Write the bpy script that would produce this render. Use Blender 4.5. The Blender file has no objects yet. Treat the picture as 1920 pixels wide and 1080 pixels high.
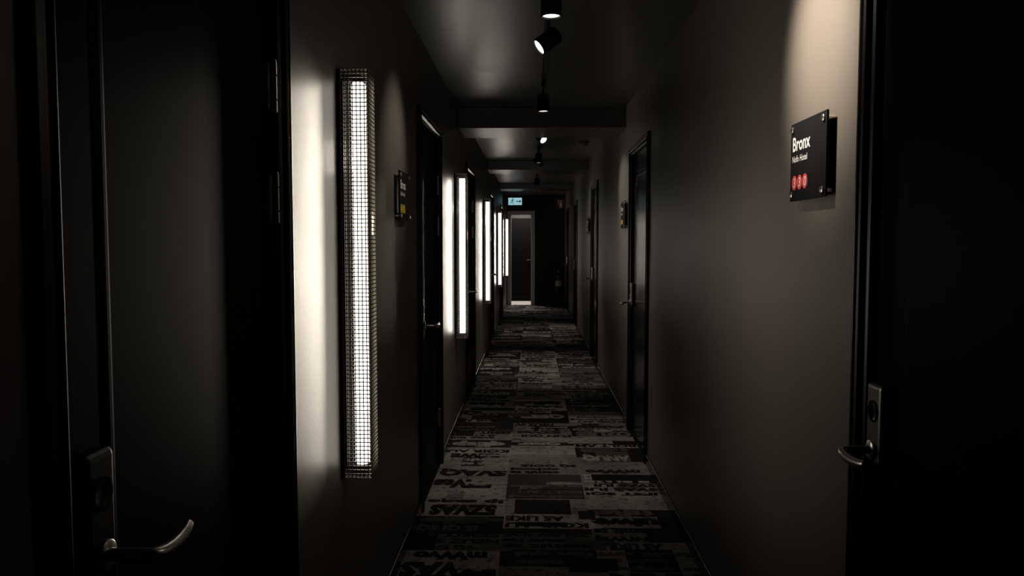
import bpy, math, random
from mathutils import Vector, Matrix, Quaternion
random.seed(31)
S=bpy.context.scene
COL=S.collection
S.view_settings.view_transform='Standard'
XL,XR,ZC=-0.60,0.753,2.54
YB,YE=-1.5,18.0

# ---------------------------------------------------------------- materials
def mat(name,col,rough=0.5,metal=0.0,spec=0.5,bump=0.0,bscale=60,var=0.0,emis=None,estr=0,coat=0,ior=1.5):
    m=bpy.data.materials.new(name); m.use_nodes=True
    nt=m.node_tree; b=nt.nodes['Principled BSDF']
    b.inputs['Base Color'].default_value=(*col,1); b.inputs['Roughness'].default_value=rough
    b.inputs['Metallic'].default_value=metal; b.inputs['Specular IOR Level'].default_value=spec
    b.inputs['Coat Weight'].default_value=coat; b.inputs['IOR'].default_value=ior
    if emis: 
        b.inputs['Emission Color'].default_value=(*emis,1); b.inputs['Emission Strength'].default_value=estr
    tc=nt.nodes.new('ShaderNodeTexCoord')
    n=nt.nodes.new('ShaderNodeTexNoise'); n.inputs['Scale'].default_value=bscale; n.inputs['Detail'].default_value=4
    nt.links.new(tc.outputs['Object'],n.inputs['Vector'])
    if bump:
        bp=nt.nodes.new('ShaderNodeBump'); bp.inputs['Strength'].default_value=bump; bp.inputs['Distance'].default_value=0.002
        nt.links.new(n.outputs['Fac'],bp.inputs['Height']); nt.links.new(bp.outputs['Normal'],b.inputs['Normal'])
    if var:
        n2=nt.nodes.new('ShaderNodeTexNoise'); n2.inputs['Scale'].default_value=3; n2.inputs['Detail'].default_value=6
        nt.links.new(tc.outputs['Object'],n2.inputs['Vector'])
        r=nt.nodes.new('ShaderNodeMapRange'); r.inputs['To Min'].default_value=rough-var; r.inputs['To Max'].default_value=rough+var
        nt.links.new(n2.outputs['Fac'],r.inputs['Value']); nt.links.new(r.outputs['Result'],b.inputs['Roughness'])
    return m
M_wall=mat('wall_paint',(0.150,0.132,0.113),0.44,spec=.65,bump=0.25,bscale=90,var=0.05)
M_ceil=mat('ceiling_paint',(0.034,0.031,0.027),0.31,spec=1.0,bump=0.1,bscale=50,var=0.05,ior=2.35)
M_beam=mat('beam_paint',(0.030,0.027,0.024),0.34,spec=1,bump=0.1,bscale=50,ior=1.8)
M_door=mat('door_black_paint',(0.0055,0.0055,0.0055),0.44,spec=.07,bump=0.03,bscale=80,ior=1.25)
M_doorg=mat('door_black_gloss',(0.005,0.005,0.005),0.2,spec=.8,bump=0.02,bscale=80,ior=1.6)
M_base=mat('baseboard_gloss',(0.014,0.014,0.014),0.22,spec=1,bump=0.02)
M_end=mat('end_wall_paint',(0.020,0.0195,0.019),0.6,spec=.3,bump=0.1,bscale=80)
M_trim=mat('trim_black_paint',(0.007,0.007,0.007),0.32,spec=.28,bump=0.04)
M_metal=mat('brushed_steel',(0.66,0.63,0.59),0.28,metal=1,bump=0.05,bscale=200)
M_hinge=mat('hinge_steel',(0.60,0.60,0.60),0.30,metal=1,bump=0.03)
M_lock=mat('dark_steel',(0.22,0.21,0.19),0.38,metal=1,bump=0.03)
M_lockd=mat('dark_steel_shaded',(0.035,0.032,0.03),0.42,metal=1,bump=0.03)  # darker copy of the lock steel, shade put into its colour
M_blk=mat('black_plastic',(0.008,0.008,0.008),0.4,spec=.3,bump=0.02)
M_gloss=mat('black_glass',(0.006,0.006,0.006),0.1,bump=0.0)
M_grid=mat('galvanised_grid',(0.30,0.28,0.24),0.5,metal=0.6,bump=0.02)
M_tube=mat('tube_glow',(0.9,0.9,0.9),0.4,emis=(1.0,0.94,0.83),estr=5.0)
M_lens=mat('lens_glow',(0.9,0.9,0.9),0.4,emis=(1.0,0.95,0.88),estr=2.5)
M_sign=mat('sign_acrylic',(0.010,0.010,0.011),0.8,spec=.08,bump=0.0)
M_white=mat('sign_white',(0.85,0.85,0.82),0.6,bump=0.02)
M_red=mat('sign_red',(0.70,0.075,0.07),0.6,bump=0.02)
M_yel=mat('sign_yellow',(0.80,0.66,0.03),0.6,bump=0.02)
M_fred=mat('extinguisher_red',(0.07,0.008,0.007),0.3,bump=0.02)
M_dred=mat('dull_red',(0.15,0.035,0.035),0.5,bump=0.02)
M_pale=mat('pale_frame_paint',(0.75,0.72,0.67),0.5,bump=0.05)
M_vfl=mat('lobby_floor',(0.8,0.74,0.70),0.5,bump=0.1)
M_exit=mat('exit_panel',(0.4,0.6,0.6),0.4,emis=(0.50,0.84,0.92),estr=0.6)
M_egrn=mat('exit_green',(0.0,0.25,0.15),0.4,emis=(0.02,0.32,0.30),estr=0.22)

# carpet : tone stored per face, worn by noise
M_carp=bpy.data.materials.new('carpet_print'); M_carp.use_nodes=True
nt=M_carp.node_tree; b=nt.nodes['Principled BSDF']; b.inputs['Roughness'].default_value=0.95; b.inputs['Specular IOR Level'].default_value=0.08
N=lambda t:nt.nodes.new(t)
at=N('ShaderNodeAttribute'); at.attribute_name='tone'
tc=N('ShaderNodeTexCoord')
no=N('ShaderNodeTexNoise'); no.inputs['Scale'].default_value=260; no.inputs['Detail'].default_value=3
n2=N('ShaderNodeTexNoise'); n2.inputs['Scale'].default_value=24; n2.inputs['Detail'].default_value=7; n2.inputs['Roughness'].default_value=.75
n3=N('ShaderNodeTexNoise'); n3.inputs['Scale'].default_value=3; n3.inputs['Detail'].default_value=3
for q in (no,n2,n3): nt.links.new(tc.outputs['Object'],q.inputs['Vector'])
ad=N('ShaderNodeMath'); ad.operation='ADD'; nt.links.new(no.outputs['Fac'],ad.inputs[0]); nt.links.new(n3.outputs['Fac'],ad.inputs[1])
hf=N('ShaderNodeMath'); hf.operation='MULTIPLY'; hf.inputs[1].default_value=0.5
rp=N('ShaderNodeValToRGB'); rp.color_ramp.elements[0].position=0.38; rp.color_ramp.elements[0].color=(.5,.5,.5,1); rp.color_ramp.elements[1].position=0.62; rp.color_ramp.elements[1].color=(1.2,1.2,1.2,1)
nt.links.new(ad.outputs[0],hf.inputs[0]); nt.links.new(hf.outputs[0],rp.inputs['Fac'])
wr=N('ShaderNodeValToRGB'); wr.color_ramp.elements[0].position=0.39; wr.color_ramp.elements[0].color=(.85,.85,.85,1); wr.color_ramp.elements[1].position=0.46; wr.color_ramp.elements[1].color=(0.0,0.0,0.0,1)
nt.links.new(n2.outputs['Fac'],wr.inputs['Fac'])
mx=N('ShaderNodeMixRGB'); mx.inputs[2].default_value=(.05,.047,.043,1)
nt.links.new(wr.outputs['Color'],mx.inputs['Fac']); nt.links.new(at.outputs['Color'],mx.inputs[1])
mu=N('ShaderNodeMixRGB'); mu.blend_type='MULTIPLY'; mu.inputs['Fac'].default_value=1
nt.links.new(mx.outputs[0],mu.inputs[1]); nt.links.new(rp.outputs['Color'],mu.inputs[2]); nt.links.new(mu.outputs[0],b.inputs['Base Color'])
bp=N('ShaderNodeBump'); bp.inputs['Strength'].default_value=0.5; bp.inputs['Distance'].default_value=0.003
nt.links.new(no.outputs['Fac'],bp.inputs['Height']); nt.links.new(bp.outputs['Normal'],b.inputs['Normal'])

# ---------------------------------------------------------------- mesh builder
class MB:
    def __init__(s): s.v=[];s.f=[];s.m=[]
    def add(s,vs,fs,mi=0):
        o=len(s.v); s.v+= [tuple(v) for v in vs]
        for f in fs: s.f.append([i+o for i in f]); s.m.append(mi)
        return s
    def box(s,x0,x1,y0,y1,z0,z1,mi=0):
        return s.add([(x0,y0,z0),(x1,y0,z0),(x1,y1,z0),(x0,y1,z0),(x0,y0,z1),(x1,y0,z1),(x1,y1,z1),(x0,y1,z1)],
         [(0,3,2,1),(4,5,6,7),(0,1,5,4),(1,2,6,5),(2,3,7,6),(3,0,4,7)],mi)
    def lathe(s,p0,axis,prof,seg=24,mi=0):
        p0=Vector(p0);a=Vector(axis).normalized();u=a.orthogonal().normalized();w=a.cross(u)
        vs=[];fs=[]
        for (d,r) in prof:
            for i in range(seg):
                t=2*math.pi*i/seg; vs.append(p0+a*d+(u*math.cos(t)+w*math.sin(t))*max(r,1e-5))
        n=len(prof)
        for k in range(n-1):
            for i in range(seg):
                j=(i+1)%seg; fs.append((k*seg+i,k*seg+j,(k+1)*seg+j,(k+1)*seg+i))
        fs.append(tuple(range(seg))[::-1]); fs.append(tuple((n-1)*seg+i for i in range(seg)))
        return s.add(vs,fs,mi)
    def cyl(s,p0,p1,r,seg=20,mi=0):
        d=Vector(p1)-Vector(p0); L=d.length; c=min(r,L)*0.12
        return s.lathe(p0,d,[(0,r-c),(c,r),(L-c,r),(L,r-c)],seg,mi)
    def tube(s,pts,radii,seg=14,sub=5,mi=0):
        P=[Vector(p) for p in pts]; out=[];R=[]
        if not isinstance(radii,(list,tuple)): radii=[radii]*len(P)
        for i in range(len(P)-1):
            a=P[max(i-1,0)];b_=P[i];c=P[i+1];d=P[min(i+2,len(P)-1)]
            for k in range(sub):
                t=k/sub
                out.append(0.5*((2*b_)+(c-a)*t+(2*a-5*b_+4*c-d)*t*t+(3*b_-a-3*c+d)*t**3)); R.append(radii[i]*(1-t)+radii[i+1]*t)
        out.append(P[-1]);R.append(radii[-1])
        tan=[(out[min(i+1,len(out)-1)]-out[max(i-1,0)]).normalized() for i in range(len(out))]
        u=tan[0].orthogonal().normalized(); vs=[];fs=[]
        for i,p in enumerate(out):
            u=(u-tan[i]*u.dot(tan[i])).normalized(); w=tan[i].cross(u)
            for k in range(seg):
                t=2*math.pi*k/seg; vs.append(p+(u*math.cos(t)+w*math.sin(t))*R[i])
        for i in range(len(out)-1):
            for k in range(seg):
                j=(k+1)%seg; fs.append((i*seg+k,i*seg+j,(i+1)*seg+j,(i+1)*seg+k))
        fs.append(tuple(range(seg))[::-1]); n=len(out)-1; fs.append(tuple(n*seg+k for k in range(seg)))
        return s.add(vs,fs,mi)
    def mesh(s,name,mats,smooth=False):
        me=bpy.data.meshes.new(name); me.from_pydata(s.v,[],s.f); me.update()
        for m in (mats if isinstance(mats,(list,tuple)) else [mats]): me.materials.append(m)
        me.polygons.foreach_set('material_index',s.m)
        if smooth:
            me.polygons.foreach_set('use_smooth',[True]*len(s.f))
            try: me.set_sharp_from_angle(angle=math.radians(40))
            except Exception: pass
        me.update(); return me
def obj(name,me,parent=None,loc=(0,0,0),rot=None,bevel=0,**props):
    o=bpy.data.objects.new(name,me); COL.objects.link(o); o.location=loc
    if rot is not None:
        if isinstance(rot,Quaternion): o.rotation_mode='QUATERNION'; o.rotation_quaternion=rot
        else: o.rotation_euler=rot
    if parent: o.parent=parent
    if bevel and me:
        bm=o.modifiers.new('bevel','BEVEL'); bm.width=bevel; bm.segments=3; bm.limit_method='ANGLE'; bm.angle_limit=math.radians(40)
    for k,v in props.items(): o[k]=v
    return o
def text_data(txt,size,bold=0.0,align='LEFT',shear=0,ext=0.0,res=3):
    c=bpy.data.curves.new('t','FONT'); c.body=txt; c.size=size; c.offset=bold*size; c.align_x=align; c.resolution_u=res; c.shear=shear; c.extrude=ext
    o=bpy.data.objects.new('t',c); COL.objects.link(o); bpy.context.view_layer.update()
    me=bpy.data.meshes.new_from_object(o.evaluated_get(bpy.context.evaluated_depsgraph_get()))
    vs=[tuple(v.co) for v in me.vertices]; fs=[tuple(p.vertices) for p in me.polygons]
    bpy.data.objects.remove(o); bpy.data.curves.remove(c); bpy.data.meshes.remove(me)
    return vs,fs

# ---------------------------------------------------------------- shell
LD=[1.395,4.54,7.45,11.30,14.95]; RD=[1.31,5.49,9.35,13.4,16.4]
HW,HH=0.445,2.12
def wall(name,xa,xb,doors):
    m=MB(); y=YB
    for c in doors:
        m.box(xa,xb,y,c-HW,0,ZC); m.box(xa,xb,c-HW,c+HW,HH,ZC); y=c+HW
    m.box(xa,xb,y,YE,0,ZC)
    obj(name,m.mesh(name,M_wall),kind='structure')
wall('wall_left',XL-.14,XL,LD); wall('wall_right',XR,XR+.14,RD)
obj('wall_back',MB().box(XL-.14,XR+.14,YB-.12,YB,0,ZC).mesh('wall_back',M_end),kind='structure')
OX0,OX1,OZ=-0.50,-0.02,2.10
m=MB(); m.box(XL-.14,OX0,YE,YE+.12,0,ZC); m.box(OX1,XR+.14,YE,YE+.12,0,ZC); m.box(OX0,OX1,YE,YE+.12,OZ,ZC)
obj('wall_end',m.mesh('wall_end',M_end),kind='structure')
LB=1.2
obj('ceiling',MB().box(XL-.14,XR+.14,YB-.12,YE+LB+.12,ZC,ZC+.1).mesh('ceiling',M_ceil),kind='structure')
for i,(a,c,z) in enumerate([(6.3,6.9,2.372),(10.4,11.0,2.42),(14.4,15.0,2.44)]):
    obj('trim_%d'%(i+1),MB().box(XL,XR,a,c,z,ZC).mesh('beam',M_beam),bevel=.004,kind='structure')
m=MB(); m.box(-1.0,-.88,YE+.12,YE+LB+.12,0,ZC); m.box(.5,.62,YE+.12,YE+LB+.12,0,ZC); m.box(-.88,.5,YE+LB,YE+LB+.12,0,ZC)
obj('wall_lobby',m.mesh('wall_lobby',M_end),kind='structure')
obj('floor_lobby',MB().box(-1.0,.62,YE+.0,YE+LB+.12,-.1,0).mesh('floor_lobby',M_vfl),kind='structure')
def portal(name,y,x0,x1,z,w,matr,d=.02,ins=.1):
    m=MB(); m.box(x0-w,x0,y-d,y,0,z+w); m.box(x1,x1+w,y-d,y,0,z+w); m.box(x0,x1,y-d,y,z,z+w)
    m.box(x0,x0+.012,y,y+ins,0,z); m.box(x1-.012,x1,y,y+ins,0,z); m.box(x0,x1,y,y+ins,z-.012,z)
    return m.mesh(name,matr)
obj('trim_4',portal('end_frame',YE,OX0,OX1,OZ,.08,M_pale),bevel=.003,kind='structure')
ld=obj('door_11',None,loc=(-.26,YE+LB,0),kind='structure')
m=MB(); m.box(-.36,.36,-.04,0,.01,2.05); m.box(-.28,.28,-.05,-.04,.2,1.9)
obj('door_leaf',m.mesh('lobby_leaf',M_door),ld,bevel=.006)
obj('door_handle',MB().tube([(.22,-.04,1.02),(.22,-.09,1.02),(.20,-.095,1.02),(.12,-.09,1.02)],.009).mesh('lobby_handle',M_lockd,True),ld)

def base(name,xa,xb,doors):
    m=MB(); y=YB
    segs=[]
    for c in doors: segs.append((y,c-.49)); y=c+.49
    segs.append((y,YE))
    for a,c in segs: m.box(xa,xb,a,c,0,.07)
    obj(name,m.mesh(name,M_base),bevel=.005,kind='structure')
base('baseboard_left',XL,XL+.013,LD); base('baseboard_right',XR-.013,XR,RD)

# ---------------------------------------------------------------- carpet floor
m=MB(); tones=[]
m.box(XL-.14,XR+.14,YB-.12,YE,-.1,0); tones+= [.012]*6
words=['as likE','ip saqe','svas iui','is qi sq','neuz sv','bolt am','zsuw iqs','sq ooiz','fun qui','koir au','semit ts','is etqpe','jpst sqi','snIwej']
big=['svAq','HAiN','2A6L','ozUes','Iuiwe','qEsp','mWvo','5ZVas','aNuq','tsRei']
T={}
for w in words+big:
    for up in (0,1):
        vs,fs=text_data(w.upper() if up else w,1.0,bold=.07 if w in big else .05,res=2)
        xs=[v[0] for v in vs]; ys=[v[1] for v in vs]
        T[(w,up)]=([((v[0]-min(xs))/(max(xs)-min(xs)),(v[1]-min(ys))/(max(ys)-min(ys))) for v in vs],fs,(max(xs)-min(xs))/(max(ys)-min(ys)))
kw=[k for k in T if k[0] in words]; kb=[k for k in T if k[0] in big]
CX0,CX1=XL+.002,XR-.002
def quad(x0,x1,y0,y1,z,t):
    x0=max(x0,CX0);x1=min(x1,CX1);y1=min(y1,YE-.002)
    m.add([(x0,y0,z),(x1,y0,z),(x1,y1,z),(x0,y1,z)],[(0,1,2,3)]); tones.append(t)
def glyphs(x0,x1,y0,y1,z,t,key):
    vs,fs,_=T[key]      # laid upside down as seen walking in
    m.add([(x1-(x1-x0)*a,y1-(y1-y0)*c,z) for a,c in vs],fs); tones.extend([t]*len(fs))
TW=(XR-XL-.004)/3; TH=.46
DK=[.012,.018,.026]; MD=[.08,.11,.15]; LT=[.26,.33,.41]
for ci in range(3):
    x0=CX0+ci*TW; y=.8-ci*.17
    while y<YE:
        y1=min(y+TH,YE-.002)
        if y1-y<.1: break
        light=random.random()<.48
        bg=random.choice([.20,.28,.37]) if light else random.choice(DK+[.05]); quad(x0,x0+TW,y,y1,.0006,bg)
        ya=y
        while ya<y1-.05:
            h=min(random.choice([.10,.12,.15,.19,.23]),y1-ya); band=random.random(); cur=bg
            if band<.34:
                cur=random.choice(LT+MD) if not light else random.choice(DK+DK+LT)
                quad(x0+random.choice([-.04,0,TW*.3,TW*.12]),x0+TW*random.choice([1.12,1,.8,.6]),ya,ya+h*random.choice([.9,1.1]),.0010+.0001*random.random()*3,cur)
            tt=random.choice(DK) if cur>.1 else random.choice(MD+LT)
            r=random.random()
            if r<.40 and h>.09:
                p=x0+random.uniform(0,.05); e_=x0+TW-random.uniform(0,.1)
                glyphs(p,e_,ya+.012,ya+min(h,.19)-.012,.0022,tt,random.choice(kb))
                if random.random()<.5: quad(x0+random.uniform(0,TW*.7),x0+TW,ya+h*random.uniform(.1,.6),ya+h*random.uniform(.65,.95),.0028,cur)
            elif r<.85:
                nl=max(1,int(h/.065)); hh=h/nl
                for q in range(nl):
                    xa=x0+.01+random.choice([0,0,.06]); xb=x0+TW-.01-random.choice([0,0,.12])
                    glyphs(xa,xb,ya+q*hh+hh*.12,ya+q*hh+hh*.88,.0022,tt,random.choice(kw))
            ya+=h
        y+=TH
for i in range(90):   # irregular overlapping worn patches, some over the lettering
    x=random.uniform(CX0,CX1-.1); y=random.uniform(.8,YE-.4)
    quad(x,x+random.uniform(.08,.30),y,y+random.uniform(.05,.17),.0016+.00002*(i%20)+(.0015 if i%2==0 else 0),random.choice(DK+DK+MD+LT))
me=m.mesh('floor',M_carp)
ca=me.attributes.new('tone','FLOAT_COLOR','FACE')
arr=[]
for t in tones: arr+=[t,t*.965,t*.915,1]
ca.data.foreach_set('color',arr)
obj('floor',me,kind='structure')

# ---------------------------------------------------------------- doors (local x = out of wall, handle side at -y)
def sweep(m,a,H,prof):
    vs=[];n=len(prof)
    for (o,x) in prof: vs+=[(x,-(a+o),0),(x,-(a+o),H+o),(x,(a+o),H+o),(x,(a+o),0)]
    fs=[]
    for i in range(n):
        j=(i+1)%n
        for k in range(3): fs.append((i*4+k,i*4+k+1,j*4+k+1,j*4+k))
    fs.append(tuple(i*4 for i in range(n))); fs.append(tuple(i*4+3 for i in range(n))[::-1])
    m.add(vs,fs)
m=MB(); sweep(m,HW,HH,[(-.012,-.12),(-.012,.002),(-.002,.006),(.003,.018),(.010,.021),(.016,.014),(.026,.013),(.031,.019),(.041,.017),(.045,.0),(0,0),(0,-.12)])
ME_frame=m.mesh('door_frame',M_trim)
def rim(m,w,zb,zt,c,prof):
    vs=[];n=len(prof)
    for (o,x) in prof:
        cc=c+.4*o; W=w+o; b_=zb-o; t=zt+o
        vs+=[(x,-W,b_+cc),(x,-W,t-cc),(x,-W+cc,t),(x,W-cc,t),(x,W,t-cc),(x,W,b_+cc),(x,W-cc,b_),(x,-W+cc,b_)]
    fs=[]
    for i in range(n-1):
        for k in range(8):
            j=(k+1)%8; fs.append((i*8+k,i*8+j,(i+1)*8+j,(i+1)*8+k))
    m.add(vs,fs)
def leafmesh(matr):
    m=MB(); m.box(-.055,-.015,-.43,.43,.008,2.104)
    rim(m,.285,.28,1.93,.06,[(0,-.0151),(.006,-.0137),(.013,-.0133),(.020,-.0137),(.026,-.0151)])
    return m.mesh('door_leaf',matr)
ME_leaf=leafmesh(M_door); ME_leafg=leafmesh(M_doorg)
def platemesh(matr): return MB().box(-.0148,.013,-.408,-.334,.97,1.145).mesh('lock_plate',matr)
ME_plate=platemesh(M_lock); ME_plated=platemesh(M_lockd)
ME_sens=MB().lathe((.0131,-.37,1.085),(1,0,0),[(0,.024),(.0015,.024),(.002,.020),(.001,.018)],28).mesh('lock_sensor',M_gloss,True)
m=MB(); m.lathe((.0131,-.37,1.0),(1,0,0),[(0,.021),(.006,.021),(.008,.018)],24)
m.tube([(.018,-.37,1.0),(.060,-.37,1.0),(.078,-.364,.998),(.084,-.340,.995),(.083,-.30,.994),(.080,-.270,.997),(.077,-.254,1.000)],[.0095,.0095,.0098,.0098,.0098,.0095,.0085])
ME_handle=m.mesh('door_handle',M_metal,True)
m=MB(); 
m.cyl((-.005,.4315,0),(-.005,.4315,.028),.0068); m.cyl((-.005,.4315,.030),(-.005,.4315,.085),.0068); m.cyl((-.005,.4315,.087),(-.005,.4315,.118),.0068)
m.box(-.0149,-.0125,.405,.431,.004,.114)
m.lathe((-.005,.4315,.118),(0,0,1),[(0,.0055),(.004,.0055),(.006,.003)],16)
ME_hinge=m.mesh('hinge',M_hinge,True)
def door(n,side,yc):
    e=obj('door_%d'%n,None,loc=((XL if side<0 else XR),yc,0),rot=(0,0,0 if side<0 else math.pi),kind='structure')
    obj('door_frame',ME_frame,e,bevel=.0008); obj('door_leaf',ME_leafg if n in (7,8) else ME_leaf,e,bevel=.0015)
    dz=.022 if n==1 else 0
    obj('lock_plate',ME_plated if n==1 else ME_plate,e,loc=(0,0,dz),bevel=.011); obj('lock_sensor',ME_sens,e,loc=(0,0,dz)); obj('door_handle',ME_handle,e,loc=(0,0,dz))
    for z in (1.755,1.495,.25): obj('hinge',ME_hinge,e,loc=(0,0,z))
n=1
for y in LD: door(n,-1,y); n+=1
for y in RD: door(n,1,y); n+=1

# ---------------------------------------------------------------- caged wall tube lights
LH=1.27; W2=.05; D=.098
m=MB()
P=.0127; t=.0030; tv=.0030; dep=.004; deep=.007
rows=int(LH/P)
for i in range(rows+1):
    z=i*LH/rows
    m.box(D-deep,D,-W2,W2,z-t/2,z+t/2)
    m.box(.012,D-deep,-W2,-W2+dep,z-t/2,z+t/2); m.box(.012,D-deep,W2-dep,W2,z-t/2,z+t/2)
nc=8
for i in range(nc+1):
    y=-W2+i*2*W2/nc
    y=min(max(y,-W2+tv/2),W2-tv/2)
    m.box(D-(deep if 0<i<nc else .002),D-.0005,y-tv/2,y+tv/2,0,LH)
    for z in (0,LH): m.box(.012,D,y-tv/2,y+tv/2,z-t/2,z+t/2)
nd=7
for i in range(nd):
    x=.012+i*(D-.012)/nd
    m.box(x-tv/2,x+tv/2,-W2+.0005,-W2+.002,0,LH); m.box(x-tv/2,x+tv/2,W2-.002,W2-.0005,0,LH)
    for z in (0,LH): m.box(x-tv/2,x+tv/2,-W2,W2,z-t/2,z+t/2)
ME_cage=m.mesh('grid_cage',M_grid)
m=MB(); m.box(.0,.0115,-.046,.046,.0,LH); m.box(.0115,.020,-.047,-.045,.03,LH-.03); m.box(.0115,.020,.045,.047,.03,LH-.03)
ME_back=m.mesh('back_plate',M_blk)
TX=.058
ME_tube=MB().lathe((TX,0,.035),(0,0,1),[(0,.018),(.004,.022),(1.196,.022),(1.20,.018)],24).mesh('fluorescent_tube',M_tube,True)
m=MB(); m.box(.0116,.07,-.018,.018,.012,.028); m.lathe((TX,0,.015),(0,0,1),[(0,.018),(.003,.022),(.016,.022),(.0195,.021)],24)
ME_sock=m.mesh('tube_socket',M_blk)
def strip(name,en,spread,w,ln):
    L=bpy.data.lights.new(name,'AREA'); L.shape='RECTANGLE'; L.size=w; L.size_y=ln; L.energy=en; L.spread=math.radians(spread); L.color=(1,.89,.74); return L
L_side=strip('added_side_fill',.20,34,.014,1.15); L_front=strip('added_front_fill',2.6,112,.02,.9)
def wlight(y):
    e=obj('wall_light',None,loc=(XL,y,.71),label='tall fluorescent tube wall light behind a square metal grid cage',category='wall light',group='caged tube lights along the corridor wall')
    obj('back_plate',ME_back,e); obj('grid_cage',ME_cage,e,label='galvanised metal grid cage'); obj('fluorescent_tube',ME_tube,e,label='glowing white fluorescent tube')
    obj('tube_socket',ME_sock,e); obj('tube_socket',ME_sock,e,loc=(0,0,LH),rot=(math.pi,0,0))
    obj('added_side_fill',L_side,e,loc=(.074,-.052,LH/2),rot=Vector((-.19,-.98,0)).to_track_quat('-Z','Y'))  # added fill brightening the wall strip beside the cage, no fixture part
    obj('added_front_fill',L_front,e,loc=(.099,0,LH/2+.12),rot=Vector((1,.12,.30)).to_track_quat('-Z','Y'))  # added fill for the glow on the opposite wall, besides the tube
for y in (2.43,6.0,9.42,12.95,16.5): wlight(y)

# ---------------------------------------------------------------- room signs
SW,SH=.265,.215
def tmesh(name,items,matr,x):
    m=MB()
    for (txt,size,cy,cz,al,bold,sh) in items:
        vs,fs=text_data(txt,size,bold,al,sh)
        m.add([(x,cy+v[0],cz+v[1]) for v in vs],fs)
    return m.mesh(name,matr)
def sign(side,y,name,hotel,num,dcol,lab,z=1.565):
    e=obj('room_sign',None,loc=(XL if side<0 else XR,y,z),rot=(0,0,0 if side<0 else math.pi),label=lab,category='sign',group='room signs beside the doors')
    q=.018
    obj('sign_plate',MB().box(q,q+.006,-SW/2,SW/2,0,SH).mesh('sign_plate',M_sign),e,bevel=.0015)
    obj('sign_backing',MB().box(.0,.006,-SW/2+.03,SW/2-.03,.03,SH-.03).mesh('sign_backing',M_blk),e,bevel=.001)
    for yy in (-SW/2+.018,SW/2-.018):
        for zz in (.018,SH-.018):
            mm=MB(); mm.cyl((0,yy,zz),(q,yy,zz),.006,16); mm.lathe((q+.0061,yy,zz),(1,0,0),[(0,.0095),(.004,.0095),(.006,.007)],20)
            obj('standoff_screw',mm.mesh('standoff_screw',M_metal,True),e,label='steel stand-off screw')
    x=q+.0066
    obj('sign_lettering',tmesh('sign_lettering',[(name,.054,-SW/2+.016,SH-.077,'LEFT',.018,0),(hotel,.025,-SW/2+.016,SH-.108,'LEFT',.010,0)],M_white,x),e,label='white lettering')
    for i,c in enumerate(num):
        yy=-SW/2+.036+i*.041
        obj('number_disc',MB().lathe((q+.0061,yy,.050),(1,0,0),[(0,.020),(.0004,.020)],32).mesh('number_disc',dcol),e,label='red disc' if dcol is M_red else 'yellow disc')
        obj('sign_numeral',tmesh('sign_numeral',[(c,.036,yy,.038,'CENTER',.006,.15)],M_white if dcol is M_red else M_sign,q+.0068),e)
sign(1,2.09,'Bronx','Nofo Hotel','330',M_red,'black acrylic room sign with white lettering and three red number discs')
sign(-1,3.50,'Bronx','Nofo Hotel','309',M_yel,'black acrylic room sign with white lettering and yellow number discs',1.55)
sign(1,6.28,'Bronx','Nofo Hotel','308',M_yel,'black acrylic room sign with white lettering and yellow number discs')
sign(1,10.2,'Bronx','Nofo Hotel','306',M_red,'black acrylic room sign with white lettering and three red number discs')

# ---------------------------------------------------------------- track + spots
XT=.072
for a,c in ((.9,6.296),(6.904,10.396),(11.004,14.396)):
    m=MB(); m.box(XT-.017,XT+.017,a,c,ZC-.022,ZC); m.box(XT-.017,XT-.009,a,c,ZC-.028,ZC-.022); m.box(XT+.009,XT+.017,a,c,ZC-.028,ZC-.022)
    obj('light_track',m.mesh('light_track',M_blk),bevel=.001,label='black ceiling track rail for spotlights',category='light track',group='ceiling track rails')
ME_adp=MB().box(-.014,.014,-.045,.045,-.05,-.0285).mesh('track_adapter',M_blk)
ME_head=MB().lathe((0,0,.055),(0,0,-1),[(0,.030),(.004,.036),(.010,.041),(.112,.041),(.114,.039),(.1135,.036),(.100,.034)],32).mesh('spot_head',M_blk,True)
ME_lens=MB().lathe((0,0,-.0465),(0,0,-1),[(0,.034),(.003,.0345),(.006,.033)],32).mesh('spot_lens',M_lens,True)
def spot(y,target,en,ang=48,dr=0):
    e=obj('track_spotlight',None,loc=(XT,y,ZC),label='black cylindrical spotlight hanging from the ceiling track',category='spotlight',group='track spotlights')
    obj('track_adapter',ME_adp,e,bevel=.002); obj('stem',MB().cyl((0,0,-.112-dr),(0,0,-.048),.006).mesh('stem',M_blk,True),e)
    p=Vector((XT,y,ZC-.125-dr)); d=(Vector(target)-p).normalized(); q=d.to_track_quat('-Z','Y')
    h=obj('spot_head',ME_head,e,loc=(0,0,-.125-dr),rot=q); obj('spot_lens',ME_lens,h,label='glowing white lens')
    L=bpy.data.lights.new('spot_lamp','SPOT'); L.energy=en; L.spot_size=math.radians(ang); L.spot_blend=1; L.shadow_soft_size=.05; L.color=(1,.87,.73)
    lo=bpy.data.objects.new('spot_lamp',L); COL.objects.link(lo); lo.parent=h; lo.location=(0,0,-.065)
spot(2.10,(XR,2.06,1.98),120,50)
spot(3.09,(XT+.03,3.09,0),3,75,.024)
spot(3.60,(XL,3.40,1.84),13,52,.042)
spot(5.30,(XT+.05,5.32,0),40,85,.022)
spot(7.15,(XR,6.4,1.7),26,50)
spot(8.9,(XT,8.9,0),55,80)
spot(9.35,(XR,10.2,1.8),22,50)
spot(12.3,(XT,12.5,0),50,80)

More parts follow.
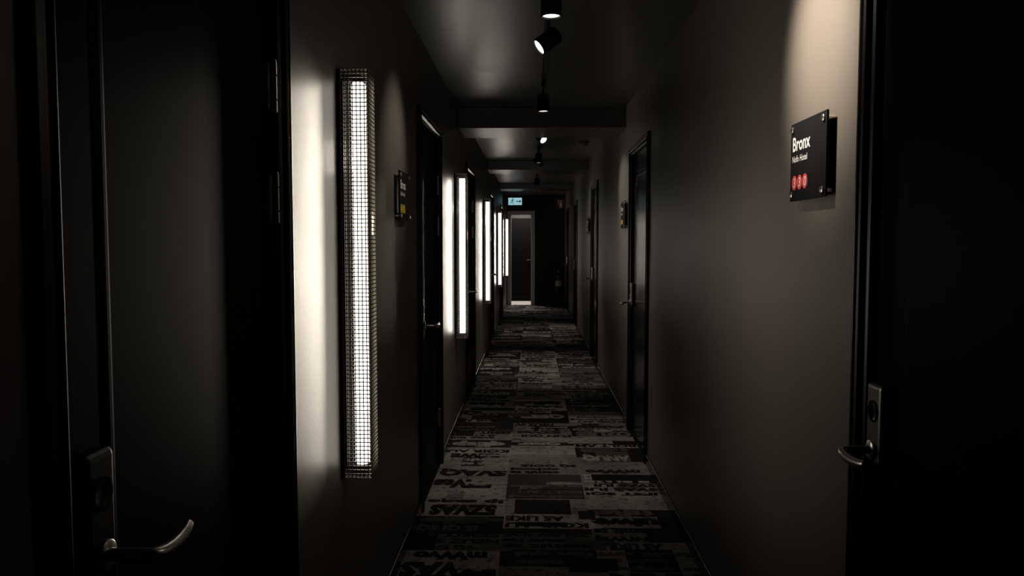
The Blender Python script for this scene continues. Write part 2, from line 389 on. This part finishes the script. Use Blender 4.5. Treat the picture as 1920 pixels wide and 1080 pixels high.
# ---------------------------------------------------------------- exit sign, fire sign, extinguisher, detector
e=obj('exit_sign',None,loc=(-.35,15.8,2.20),label='illuminated hanging emergency exit sign with running figure',category='exit sign')
obj('sign_housing',MB().box(-.145,.145,-.02,.02,0,.17).mesh('sign_housing',M_blk),e,bevel=.004)
obj('sign_face',MB().box(-.138,.138,-.0225,-.0203,.012,.158).mesh('sign_face',M_exit),e)
for x in (-.1,.1): obj('hanging_rod',MB().cyl((x,0,.17),(x,0,ZC-2.20),.004,12).mesh('hanging_rod',M_metal,True),e)
m=MB(); yy=-.0232
def poly(pts): m.add([(a,yy,c) for a,c in pts],[tuple(range(len(pts)))])
poly([(-.045+.012*math.cos(a*math.pi/8),.137+.012*math.sin(a*math.pi/8)) for a in range(16)])
poly([(-.07,.08),(-.05,.075),(-.035,.118),(-.058,.122)]); poly([(-.066,.08),(-.05,.078),(-.03,.055),(-.04,.05)]); poly([(-.04,.055),(-.03,.055),(-.045,.025),(-.055,.025)])
poly([(-.07,.082),(-.06,.075),(-.085,.045),(-.105,.045),(-.105,.055),(-.09,.055)]); poly([(-.04,.118),(-.036,.106),(-.012,.09),(-.01,.1)]); poly([(-.058,.122),(-.085,.11),(-.09,.085),(-.082,.085),(-.076,.105),(-.055,.112)])
poly([(.02,.075),(.09,.075),(.09,.055),(.13,.085),(.09,.115),(.09,.095),(.02,.095)])
obj('running_figure',m.mesh('running_figure',M_egrn),e,label='green running figure and arrow')
e=obj('fire_sign',None,loc=(.655,YE,2.22),label='square red fire extinguisher sign on the dark wall',category='sign')
obj('sign_plate',MB().box(-.115,.114-.02,-.006,0,0,.25).mesh('fire_plate',M_dred),e,bevel=.001)
m=MB(); m.box(-.03,.03,-.0075,-.0062,.04,.16); m.box(-.012,.012,-.0075,-.0062,.165,.185); m.box(-.045,.04,-.0075,-.0062,.19,.205); m.box(-.06,-.045,-.0075,-.0062,.10,.205)
obj('sign_symbol',m.mesh('fire_symbol',M_white),e)
e=obj('fire_extinguisher',None,loc=(.61,YE-.085,.30),label='red fire extinguisher hung on the dark wall',category='fire extinguisher')
obj('cylinder_body',MB().lathe((0,0,0),(0,0,1),[(0,.06),(.01,.072),(.03,.075),(.36,.075),(.41,.06),(.44,.028),(.46,.022)],28).mesh('ext_body',M_fred,True),e)
m=MB(); m.cyl((0,0,.46),(0,0,.49),.02); m.box(-.012,.012,-.07,.02,.49,.50); m.box(-.012,.012,-.08,.01,.515,.525); m.box(-.01,.01,0,.015,.49,.52)
obj('valve',m.mesh('ext_valve',M_metal),e,bevel=.002)
obj('hose',MB().tube([(.02,0,.475),(.07,-.02,.46),(.095,-.03,.36),(.09,-.04,.2),(.085,-.04,.12)],.009).mesh('ext_hose',M_blk,True),e)
obj('body_label',MB().lathe((0,0,.14),(0,0,1),[(0,.0752),(.001,.0757),(.13,.0757),(.131,.0752)],28).mesh('ext_label',M_pale,True),e,label='white instruction band')
obj('wall_bracket',MB().box(-.02,.02,.072,.085,.2,.44).mesh('ext_bracket',M_blk),e,bevel=.002)
e=obj('smoke_detector',None,loc=(.56,8.5,ZC),label='small round smoke detector on the ceiling',category='smoke detector')
obj('detector_base',MB().lathe((0,0,0),(0,0,-1),[(0,.055),(.012,.055),(.016,.05)],28).mesh('det_base',M_lock,True),e)
obj('detector_dome',MB().lathe((0,0,-.016),(0,0,-1),[(0,.042),(.015,.04),(.026,.03),(.03,.015)],28).mesh('det_dome',M_lock,True),e)

# ---------------------------------------------------------------- lobby light, world, camera
L=bpy.data.lights.new('lobby_lamp','AREA'); L.energy=45; L.size=.4; L.color=(1,.9,.82)
lo=bpy.data.objects.new('lobby_lamp',L); COL.objects.link(lo); lo.location=(-.26,YE+.6,ZC-.03)
w=bpy.data.worlds.new('World'); S.world=w; w.use_nodes=True
w.node_tree.nodes['Background'].inputs['Color'].default_value=(.9,.95,1,1); w.node_tree.nodes['Background'].inputs['Strength'].default_value=.003
c=bpy.data.cameras.new('Camera'); c.lens=27.2; c.sensor_width=36; c.clip_start=.02
co=bpy.data.objects.new('Camera',c); COL.objects.link(co); co.location=(0,0,1.45)
co.rotation_euler=(math.radians(90-3.36),0,math.radians(1.5)); S.camera=co
